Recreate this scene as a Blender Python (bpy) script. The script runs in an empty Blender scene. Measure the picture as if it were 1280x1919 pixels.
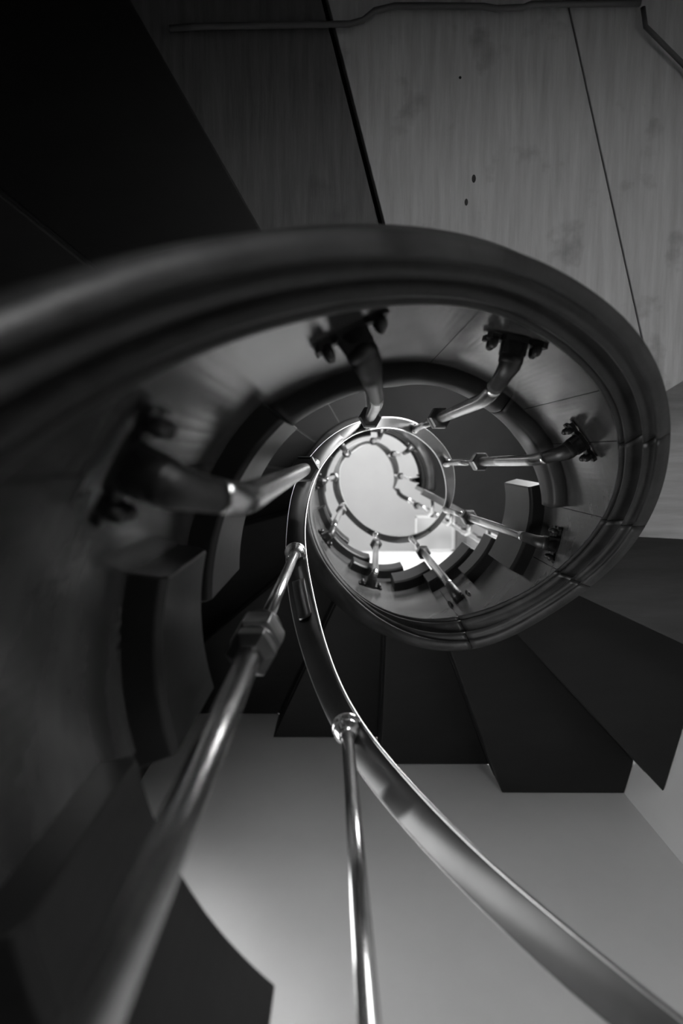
import bpy, math, random
from mathutils import Vector, Matrix
C = bpy.context.scene.collection
random.seed(7)
UN = 0.22            # one plan unit of the stair in metres
ZB = 1.5             # height of the eye above the hall floor
PI = math.pi
def M3(x, y, h):     # stair units (height above the eye) -> metres
    return Vector((x*UN, y*UN, h*UN + ZB))

# ---- measured curves of this stair (metres): handrail edges, moulding edges, balusters
G = [20, 24, 28, 32, 36, 40, 44, 48, 52, 56, 60, 64, 68, 72, 76, 80, 84, 88, 92, 96, 100, 104, 108, 112, 116, 120, 124, 128, 132, 136, 140, 144, 148, 152, 156, 160, 164, 168, 172, 176, 180, 184, 188, 192, 196, 200, 204, 208, 212, 216, 220, 224, 228, 232, 236, 240, 244, 248, 252, 256, 260, 264, 268, 272, 276, 280, 284, 288, 292, 296, 300, 304, 308, 312, 316, 320, 324, 328, 332, 336, 340, 344, 348, 352, 356, 360, 364, 368, 372, 376, 380, 384, 388, 392, 396, 400, 404, 408, 412, 416, 420, 424, 428, 432, 436, 440, 444, 448, 452, 456, 460, 464, 468, 472, 476, 480, 484, 488, 492, 496, 500, 504, 508, 512, 516, 520, 524, 528, 532, 536, 540, 544, 548, 552, 556, 560, 564, 568, 572, 576, 580, 584, 588, 592, 596, 600, 604, 608, 612, 616, 620, 624, 628, 632, 636, 640, 644, 648, 652, 656, 660, 664, 668, 672, 676, 680, 684, 688, 692, 696, 700, 704, 708, 712, 716, 720, 724, 728, 732, 736, 740, 744, 748, 752, 756]
CABLE1 = [[-1.31, -3.184, 4.93], [-1.121, -3.195, 4.93], [-0.279, -3.207, 4.93], [0.041, -3.21, 4.93], [0.141, -3.236, 4.93], [0.229, -3.303, 4.93], [0.381, -3.336, 4.93], [0.7, -3.335, 4.93], [1.039, -3.331, 4.93], [1.139, -3.315, 4.93], [1.338, -3.322, 4.93], [1.397, -3.344, 4.93], [1.815, -3.347, 4.93], [2.213, -3.35, 4.93]]
CABLE2 = [[2.234, -3.32, 4.93], [2.26, -3.186, 4.93], [2.386, -3.073, 4.93], [2.553, -2.922, 4.93], [2.808, -2.675, 4.93]]
RI = [(0.3900, 0.2515, 1.4879), (0.3832, 0.2663, 1.5171), (0.3754, 0.2805, 1.5462), (0.3666, 0.2940, 1.5754), (0.3568, 0.3068, 1.6045), (0.3460, 0.3189, 1.6336), (0.3344, 0.3301, 1.6627), (0.3220, 0.3404, 1.6918), (0.3088, 0.3497, 1.7210), (0.2949, 0.3580, 1.7501), (0.2805, 0.3652, 1.7793), (0.2655, 0.3713, 1.8086), (0.2500, 0.3762, 1.8378), (0.2342, 0.3798, 1.8671), (0.2181, 0.3823, 1.8965), (0.2019, 0.3837, 1.9259), (0.1855, 0.3845, 1.9554), (0.1692, 0.3849, 1.9849), (0.1528, 0.3848, 2.0145), (0.1364, 0.3838, 2.0440), (0.1200, 0.3815, 2.0736), (0.1035, 0.3781, 2.1033), (0.0870, 0.3734, 2.1330), (0.0706, 0.3677, 2.1627), (0.0543, 0.3610, 2.1924), (0.0385, 0.3533, 2.2222), (0.0238, 0.3445, 2.2521), (0.0105, 0.3347, 2.2819), (-0.0012, 0.3238, 2.3119), (-0.0114, 0.3121, 2.3418), (-0.0205, 0.2995, 2.3719), (-0.0287, 0.2863, 2.4021), (-0.0362, 0.2724, 2.4327), (-0.0431, 0.2581, 2.4636), (-0.0496, 0.2434, 2.4946), (-0.0557, 0.2285, 2.5258), (-0.0615, 0.2136, 2.5570), (-0.0667, 0.1985, 2.5882), (-0.0711, 0.1832, 2.6193), (-0.0746, 0.1676, 2.6502), (-0.0769, 0.1517, 2.6808), (-0.0779, 0.1354, 2.7111), (-0.0776, 0.1189, 2.7410), (-0.0761, 0.1022, 2.7704), (-0.0733, 0.0855, 2.7992), (-0.0692, 0.0690, 2.8273), (-0.0636, 0.0529, 2.8549), (-0.0567, 0.0373, 2.8821), (-0.0482, 0.0226, 2.9089), (-0.0386, 0.0086, 2.9353), (-0.0279, -0.0046, 2.9613), (-0.0164, -0.0171, 2.9870), (-0.0040, -0.0286, 3.0124), (0.0092, -0.0388, 3.0375), (0.0234, -0.0475, 3.0622), (0.0383, -0.0545, 3.0868), (0.0538, -0.0601, 3.1110), (0.0696, -0.0644, 3.1351), (0.0856, -0.0677, 3.1589), (0.1015, -0.0700, 3.1825), (0.1175, -0.0712, 3.2060), (0.1333, -0.0714, 3.2292), (0.1489, -0.0705, 3.2521), (0.1641, -0.0684, 3.2748), (0.1790, -0.0653, 3.2972), (0.1935, -0.0612, 3.3193), (0.2075, -0.0561, 3.3412), (0.2211, -0.0503, 3.3629), (0.2343, -0.0437, 3.3843), (0.2470, -0.0365, 3.4055), (0.2594, -0.0287, 3.4265), (0.2714, -0.0204, 3.4472), (0.2827, -0.0114, 3.4678), (0.2934, -0.0019, 3.4881), (0.3034, 0.0082, 3.5083), (0.3126, 0.0189, 3.5283), (0.3210, 0.0302, 3.5479), (0.3288, 0.0420, 3.5670), (0.3359, 0.0543, 3.5856), (0.3424, 0.0671, 3.6038), (0.3484, 0.0804, 3.6218), (0.3539, 0.0941, 3.6395), (0.3589, 0.1081, 3.6571), (0.3632, 0.1224, 3.6746), (0.3668, 0.1369, 3.6922), (0.3695, 0.1518, 3.7099), (0.3710, 0.1668, 3.7278), (0.3713, 0.1819, 3.7460), (0.3702, 0.1971, 3.7645), (0.3676, 0.2123, 3.7834), (0.3636, 0.2273, 3.8029), (0.3583, 0.2421, 3.8227), (0.3518, 0.2566, 3.8426), (0.3442, 0.2706, 3.8627), (0.3355, 0.2839, 3.8830), (0.3258, 0.2961, 3.9034), (0.3149, 0.3071, 3.9240), (0.3031, 0.3165, 3.9448), (0.2904, 0.3246, 3.9659), (0.2771, 0.3313, 3.9872), (0.2633, 0.3369, 4.0087), (0.2493, 0.3414, 4.0305), (0.2352, 0.3449, 4.0526), (0.2211, 0.3476, 4.0750), (0.2071, 0.3493, 4.0977), (0.1932, 0.3502, 4.1207), (0.1793, 0.3500, 4.1442), (0.1656, 0.3489, 4.1680), (0.1520, 0.3467, 4.1922), (0.1386, 0.3437, 4.2168), (0.1256, 0.3398, 4.2416), (0.1129, 0.3351, 4.2668), (0.1007, 0.3297, 4.2921), (0.0889, 0.3235, 4.3177), (0.0777, 0.3167, 4.3434), (0.0670, 0.3093, 4.3693), (0.0569, 0.3013, 4.3952), (0.0473, 0.2927, 4.4212), (0.0382, 0.2838, 4.4472), (0.0296, 0.2744, 4.4733), (0.0215, 0.2647, 4.4992), (0.0140, 0.2546, 4.5252), (0.0071, 0.2443, 4.5513), (0.0009, 0.2336, 4.5776), (-0.0046, 0.2226, 4.6039), (-0.0094, 0.2113, 4.6303), (-0.0135, 0.1998, 4.6569), (-0.0169, 0.1879, 4.6835), (-0.0197, 0.1758, 4.7102), (-0.0219, 0.1634, 4.7370), (-0.0235, 0.1507, 4.7638), (-0.0246, 0.1378, 4.7906), (-0.0252, 0.1246, 4.8176), (-0.0251, 0.1114, 4.8445), (-0.0242, 0.0982, 4.8715), (-0.0223, 0.0852, 4.8985), (-0.0193, 0.0726, 4.9255), (-0.0149, 0.0605, 4.9526), (-0.0091, 0.0490, 4.9798), (-0.0019, 0.0381, 5.0070), (0.0066, 0.0277, 5.0343), (0.0161, 0.0178, 5.0616), (0.0265, 0.0081, 5.0890), (0.0376, -0.0013, 5.1164), (0.0493, -0.0107, 5.1438), (0.0613, -0.0198, 5.1713), (0.0736, -0.0286, 5.1988), (0.0863, -0.0367, 5.2264), (0.0993, -0.0441, 5.2540), (0.1126, -0.0505, 5.2816), (0.1259, -0.0557, 5.3093), (0.1394, -0.0595, 5.3370), (0.1529, -0.0619, 5.3648), (0.1664, -0.0627, 5.3927), (0.1797, -0.0617, 5.4206), (0.1928, -0.0589, 5.4486), (0.2056, -0.0543, 5.4767), (0.2182, -0.0483, 5.5047), (0.2303, -0.0410, 5.5328), (0.2421, -0.0327, 5.5608), (0.2534, -0.0236, 5.5889), (0.2642, -0.0138, 5.6169), (0.2745, -0.0037, 5.6449), (0.2843, 0.0065, 5.6728), (0.2935, 0.0167, 5.7006), (0.3023, 0.0270, 5.7283), (0.3105, 0.0374, 5.7560), (0.3182, 0.0481, 5.7836), (0.3255, 0.0591, 5.8112), (0.3322, 0.0706, 5.8387), (0.3385, 0.0826, 5.8662), (0.3444, 0.0952, 5.8936), (0.3499, 0.1085, 5.9210), (0.3550, 0.1226, 5.9484), (0.3597, 0.1373, 5.9758), (0.3639, 0.1526, 6.0032), (0.3674, 0.1684, 6.0305), (0.3702, 0.1845, 6.0579), (0.3723, 0.2009, 6.0852), (0.3735, 0.2173, 6.1126), (0.3738, 0.2336, 6.1399), (0.3731, 0.2498, 6.1673), (0.3714, 0.2657, 6.1946), (0.3687, 0.2813, 6.2219), (0.3650, 0.2963, 6.2492)]
RO = [(0.4152, 0.2664, 1.4879), (0.4074, 0.2839, 1.5171), (0.3984, 0.3009, 1.5462), (0.3883, 0.3171, 1.5754), (0.3770, 0.3325, 1.6045), (0.3647, 0.3471, 1.6336), (0.3514, 0.3607, 1.6627), (0.3371, 0.3732, 1.6918), (0.3220, 0.3847, 1.7210), (0.3061, 0.3950, 1.7501), (0.2896, 0.4041, 1.7793), (0.2725, 0.4119, 1.8086), (0.2548, 0.4184, 1.8378), (0.2368, 0.4235, 1.8671), (0.2184, 0.4272, 1.8965), (0.1999, 0.4295, 1.9259), (0.1812, 0.4303, 1.9554), (0.1625, 0.4296, 1.9849), (0.1438, 0.4277, 2.0145), (0.1251, 0.4247, 2.0440), (0.1064, 0.4209, 2.0736), (0.0877, 0.4162, 2.1033), (0.0693, 0.4104, 2.1330), (0.0511, 0.4035, 2.1627), (0.0332, 0.3952, 2.1924), (0.0162, 0.3857, 2.2222), (0.0005, 0.3749, 2.2521), (-0.0138, 0.3629, 2.2819), (-0.0269, 0.3500, 2.3119), (-0.0389, 0.3363, 2.3418), (-0.0500, 0.3219, 2.3719), (-0.0602, 0.3069, 2.4021), (-0.0697, 0.2915, 2.4327), (-0.0783, 0.2757, 2.4636), (-0.0859, 0.2592, 2.4946), (-0.0926, 0.2422, 2.5258), (-0.0983, 0.2246, 2.5570), (-0.1030, 0.2066, 2.5882), (-0.1066, 0.1881, 2.6193), (-0.1093, 0.1693, 2.6502), (-0.1109, 0.1503, 2.6808), (-0.1115, 0.1311, 2.7111), (-0.1112, 0.1118, 2.7410), (-0.1097, 0.0927, 2.7704), (-0.1064, 0.0740, 2.7992), (-0.1013, 0.0559, 2.8273), (-0.0944, 0.0384, 2.8549), (-0.0859, 0.0216, 2.8821), (-0.0759, 0.0057, 2.9089), (-0.0645, -0.0092, 2.9353), (-0.0519, -0.0232, 2.9613), (-0.0382, -0.0361, 2.9870), (-0.0235, -0.0479, 3.0124), (-0.0080, -0.0585, 3.0375), (0.0083, -0.0680, 3.0622), (0.0250, -0.0763, 3.0868), (0.0422, -0.0833, 3.1110), (0.0597, -0.0892, 3.1351), (0.0773, -0.0940, 3.1589), (0.0950, -0.0976, 3.1825), (0.1127, -0.1003, 3.2060), (0.1304, -0.1018, 3.2292), (0.1480, -0.1021, 3.2521), (0.1653, -0.1011, 3.2748), (0.1825, -0.0989, 3.2972), (0.1993, -0.0953, 3.3193), (0.2158, -0.0904, 3.3412), (0.2319, -0.0843, 3.3629), (0.2475, -0.0770, 3.3843), (0.2627, -0.0688, 3.4055), (0.2774, -0.0597, 3.4265), (0.2916, -0.0498, 3.4472), (0.3054, -0.0393, 3.4678), (0.3185, -0.0283, 3.4881), (0.3308, -0.0166, 3.5083), (0.3422, -0.0043, 3.5283), (0.3525, 0.0087, 3.5479), (0.3615, 0.0225, 3.5670), (0.3692, 0.0370, 3.5856), (0.3757, 0.0522, 3.6038), (0.3812, 0.0680, 3.6218), (0.3857, 0.0842, 3.6395), (0.3894, 0.1009, 3.6571), (0.3922, 0.1179, 3.6746), (0.3941, 0.1351, 3.6922), (0.3949, 0.1526, 3.7099), (0.3946, 0.1701, 3.7278), (0.3932, 0.1875, 3.7460), (0.3906, 0.2048, 3.7645), (0.3867, 0.2218, 3.7834), (0.3816, 0.2384, 3.8029), (0.3754, 0.2544, 3.8227), (0.3681, 0.2699, 3.8426), (0.3598, 0.2847, 3.8627), (0.3504, 0.2987, 3.8830), (0.3402, 0.3118, 3.9034), (0.3290, 0.3240, 3.9240), (0.3170, 0.3351, 3.9448), (0.3043, 0.3452, 3.9659), (0.2908, 0.3541, 3.9872), (0.2767, 0.3617, 4.0087), (0.2621, 0.3681, 4.0305), (0.2470, 0.3731, 4.0526), (0.2316, 0.3768, 4.0750), (0.2158, 0.3791, 4.0977), (0.1999, 0.3801, 4.1207), (0.1840, 0.3798, 4.1442), (0.1681, 0.3781, 4.1680), (0.1524, 0.3754, 4.1922), (0.1372, 0.3717, 4.2168), (0.1223, 0.3670, 4.2416), (0.1079, 0.3615, 4.2668), (0.0940, 0.3552, 4.2921), (0.0806, 0.3482, 4.3177), (0.0676, 0.3405, 4.3434), (0.0551, 0.3323, 4.3693), (0.0430, 0.3235, 4.3952), (0.0313, 0.3143, 4.4212), (0.0200, 0.3046, 4.4472), (0.0092, 0.2946, 4.4733), (-0.0010, 0.2841, 4.4992), (-0.0107, 0.2733, 4.5252), (-0.0198, 0.2619, 4.5513), (-0.0280, 0.2501, 4.5776), (-0.0354, 0.2377, 4.6039), (-0.0419, 0.2249, 4.6303), (-0.0475, 0.2116, 4.6569), (-0.0521, 0.1979, 4.6835), (-0.0558, 0.1838, 4.7102), (-0.0584, 0.1695, 4.7370), (-0.0600, 0.1549, 4.7638), (-0.0605, 0.1401, 4.7906), (-0.0600, 0.1253, 4.8176), (-0.0583, 0.1104, 4.8445), (-0.0555, 0.0956, 4.8715), (-0.0516, 0.0810, 4.8985), (-0.0466, 0.0666, 4.9255), (-0.0407, 0.0524, 4.9526), (-0.0339, 0.0386, 4.9798), (-0.0261, 0.0251, 5.0070), (-0.0173, 0.0122, 5.0343), (-0.0077, -0.0003, 5.0616), (0.0029, -0.0121, 5.0890), (0.0143, -0.0233, 5.1164), (0.0266, -0.0337, 5.1438), (0.0396, -0.0432, 5.1713), (0.0533, -0.0518, 5.1988), (0.0677, -0.0594, 5.2264), (0.0827, -0.0660, 5.2540), (0.0981, -0.0714, 5.2816), (0.1140, -0.0757, 5.3093), (0.1302, -0.0787, 5.3370), (0.1466, -0.0805, 5.3648), (0.1631, -0.0810, 5.3927), (0.1796, -0.0804, 5.4206), (0.1960, -0.0785, 5.4486), (0.2122, -0.0755, 5.4767), (0.2282, -0.0713, 5.5047), (0.2438, -0.0660, 5.5328), (0.2590, -0.0596, 5.5608), (0.2738, -0.0522, 5.5889), (0.2880, -0.0438, 5.6169), (0.3016, -0.0344, 5.6449), (0.3146, -0.0242, 5.6728), (0.3269, -0.0131, 5.7006), (0.3385, -0.0013, 5.7283), (0.3494, 0.0113, 5.7560), (0.3594, 0.0246, 5.7836), (0.3685, 0.0386, 5.8112), (0.3766, 0.0533, 5.8387), (0.3838, 0.0685, 5.8662), (0.3900, 0.0842, 5.8936), (0.3951, 0.1003, 5.9210), (0.3990, 0.1168, 5.9484), (0.4018, 0.1337, 5.9758), (0.4035, 0.1507, 6.0032), (0.4039, 0.1679, 6.0305), (0.4032, 0.1851, 6.0579), (0.4012, 0.2023, 6.0852), (0.3979, 0.2194, 6.1126), (0.3935, 0.2363, 6.1399), (0.3878, 0.2529, 6.1673), (0.3810, 0.2691, 6.1946), (0.3730, 0.2848, 6.2219), (0.3639, 0.3000, 6.2492)]
MO = [(0.5013, 0.2767, 0.3051), (0.4915, 0.3003, 0.3334), (0.4801, 0.3231, 0.3617), (0.4671, 0.3450, 0.3900), (0.4526, 0.3659, 0.4183), (0.4368, 0.3858, 0.4466), (0.4196, 0.4045, 0.4749), (0.4011, 0.4219, 0.5032), (0.3815, 0.4380, 0.5315), (0.3608, 0.4526, 0.5598), (0.3392, 0.4657, 0.5882), (0.3167, 0.4773, 0.6165), (0.2935, 0.4872, 0.6448), (0.2697, 0.4955, 0.6731), (0.2453, 0.5020, 0.7014), (0.2206, 0.5068, 0.7297), (0.1956, 0.5099, 0.7580), (0.1706, 0.5112, 0.7863), (0.1455, 0.5107, 0.8146), (0.1205, 0.5084, 0.8430), (0.0958, 0.5045, 0.8713), (0.0714, 0.4987, 0.8996), (0.0475, 0.4913, 0.9279), (0.0242, 0.4823, 0.9562), (0.0017, 0.4716, 0.9845), (-0.0200, 0.4594, 1.0128), (-0.0408, 0.4456, 1.0411), (-0.0605, 0.4305, 1.0694), (-0.0791, 0.4140, 1.0977), (-0.0964, 0.3962, 1.1261), (-0.1125, 0.3773, 1.1544), (-0.1271, 0.3573, 1.1827), (-0.1402, 0.3364, 1.2110), (-0.1519, 0.3147, 1.2394), (-0.1620, 0.2923, 1.2678), (-0.1704, 0.2692, 1.2962), (-0.1773, 0.2457, 1.3246), (-0.1824, 0.2217, 1.3529), (-0.1858, 0.1976, 1.3813), (-0.1875, 0.1733, 1.4096), (-0.1875, 0.1491, 1.4380), (-0.1858, 0.1250, 1.4663), (-0.1824, 0.1012, 1.4945), (-0.1773, 0.0777, 1.5227), (-0.1706, 0.0548, 1.5509), (-0.1623, 0.0326, 1.5790), (-0.1524, 0.0112, 1.6073), (-0.1410, -0.0093, 1.6361), (-0.1282, -0.0288, 1.6652), (-0.1140, -0.0471, 1.6945), (-0.0987, -0.0641, 1.7239), (-0.0822, -0.0800, 1.7533), (-0.0645, -0.0945, 1.7826), (-0.0459, -0.1075, 1.8115), (-0.0264, -0.1192, 1.8401), (-0.0061, -0.1295, 1.8681), (0.0149, -0.1387, 1.8955), (0.0364, -0.1469, 1.9222), (0.0581, -0.1541, 1.9479), (0.0801, -0.1601, 1.9727), (0.1022, -0.1649, 1.9963), (0.1244, -0.1684, 2.0186), (0.1467, -0.1703, 2.0395), (0.1690, -0.1704, 2.0592), (0.1912, -0.1686, 2.0778), (0.2134, -0.1652, 2.0956), (0.2353, -0.1604, 2.1128), (0.2570, -0.1544, 2.1295), (0.2782, -0.1471, 2.1460), (0.2988, -0.1384, 2.1624), (0.3186, -0.1281, 2.1790), (0.3376, -0.1162, 2.1958), (0.3556, -0.1029, 2.2132), (0.3725, -0.0881, 2.2312), (0.3883, -0.0720, 2.2502), (0.4030, -0.0548, 2.2702), (0.4165, -0.0366, 2.2912), (0.4287, -0.0175, 2.3128), (0.4396, 0.0024, 2.3349), (0.4492, 0.0231, 2.3575), (0.4572, 0.0443, 2.3805), (0.4635, 0.0660, 2.4038), (0.4680, 0.0880, 2.4274), (0.4706, 0.1102, 2.4511), (0.4715, 0.1322, 2.4749), (0.4706, 0.1538, 2.4988), (0.4682, 0.1748, 2.5225), (0.4642, 0.1951, 2.5462), (0.4588, 0.2149, 2.5696), (0.4521, 0.2342, 2.5928), (0.4443, 0.2533, 2.6155), (0.4354, 0.2721, 2.6380), (0.4254, 0.2908, 2.6603), (0.4145, 0.3093, 2.6823), (0.4027, 0.3276, 2.7043), (0.3901, 0.3458, 2.7261), (0.3767, 0.3638, 2.7479), (0.3624, 0.3815, 2.7696), (0.3469, 0.3982, 2.7914), (0.3300, 0.4136, 2.8132), (0.3116, 0.4274, 2.8352), (0.2920, 0.4392, 2.8573), (0.2717, 0.4489, 2.8795), (0.2508, 0.4563, 2.9020), (0.2296, 0.4615, 2.9248), (0.2082, 0.4646, 2.9479), (0.1868, 0.4658, 2.9712), (0.1655, 0.4651, 2.9948), (0.1445, 0.4627, 3.0185), (0.1238, 0.4587, 3.0425), (0.1036, 0.4532, 3.0666), (0.0839, 0.4463, 3.0909), (0.0649, 0.4381, 3.1152), (0.0466, 0.4288, 3.1397), (0.0288, 0.4184, 3.1643), (0.0115, 0.4072, 3.1889), (-0.0054, 0.3952, 3.2169), (-0.0220, 0.3826, 3.2442), (-0.0381, 0.3694, 3.2714), (-0.0536, 0.3554, 3.2987), (-0.0681, 0.3406, 3.3260), (-0.0814, 0.3249, 3.3568), (-0.0935, 0.3083, 3.3876), (-0.1043, 0.2909, 3.4184), (-0.1137, 0.2729, 3.4492), (-0.1218, 0.2542, 3.4800), (-0.1284, 0.2349, 3.5130), (-0.1337, 0.2153, 3.5460), (-0.1374, 0.1953, 3.5790), (-0.1398, 0.1751, 3.6120), (-0.1406, 0.1548, 3.6450), (-0.1400, 0.1344, 3.6780), (-0.1379, 0.1141, 3.7110), (-0.1343, 0.0940, 3.7440), (-0.1294, 0.0741, 3.7770), (-0.1230, 0.0546, 3.8100), (-0.1153, 0.0356, 3.8452), (-0.1062, 0.0172, 3.8804), (-0.0959, -0.0006, 3.9156), (-0.0844, -0.0177, 3.9508), (-0.0717, -0.0339, 3.9860), (-0.0579, -0.0493, 4.0256), (-0.0430, -0.0637, 4.0652), (-0.0273, -0.0770, 4.1048), (-0.0106, -0.0892, 4.1444), (0.0069, -0.1002, 4.1840), (0.0251, -0.1101, 4.2236), (0.0440, -0.1186, 4.2632), (0.0634, -0.1258, 4.3028), (0.0832, -0.1317, 4.3424), (0.1034, -0.1361, 4.3820), (0.1238, -0.1392, 4.4172), (0.1444, -0.1408, 4.4524), (0.1651, -0.1411, 4.4876), (0.1857, -0.1398, 4.5228), (0.2062, -0.1372, 4.5580), (0.2264, -0.1332, 4.5800), (0.2463, -0.1277, 4.6020), (0.2658, -0.1209, 4.6240), (0.2847, -0.1128, 4.6460), (0.3030, -0.1033, 4.6680), (0.3206, -0.0926, 4.6768), (0.3374, -0.0807, 4.6856), (0.3534, -0.0676, 4.6944), (0.3683, -0.0535, 4.7032), (0.3823, -0.0383, 4.7120), (0.3951, -0.0222, 4.7135), (0.4067, -0.0053, 4.7149), (0.4172, 0.0125, 4.7164), (0.4264, 0.0309, 4.7179), (0.4342, 0.0499, 4.7193), (0.4407, 0.0695, 4.7208), (0.4458, 0.0894, 4.7223), (0.4496, 0.1096, 4.7237), (0.4518, 0.1301, 4.7252), (0.4527, 0.1507, 4.7267), (0.4521, 0.1712, 4.7281), (0.4500, 0.1917, 4.7296), (0.4466, 0.2120, 4.7311), (0.4417, 0.2320, 4.7325), (0.4354, 0.2516, 4.7340), (0.4277, 0.2707, 4.7345), (0.4188, 0.2893, 4.7351), (0.4085, 0.3071, 4.7356), (0.3971, 0.3243, 4.7362)]
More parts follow.
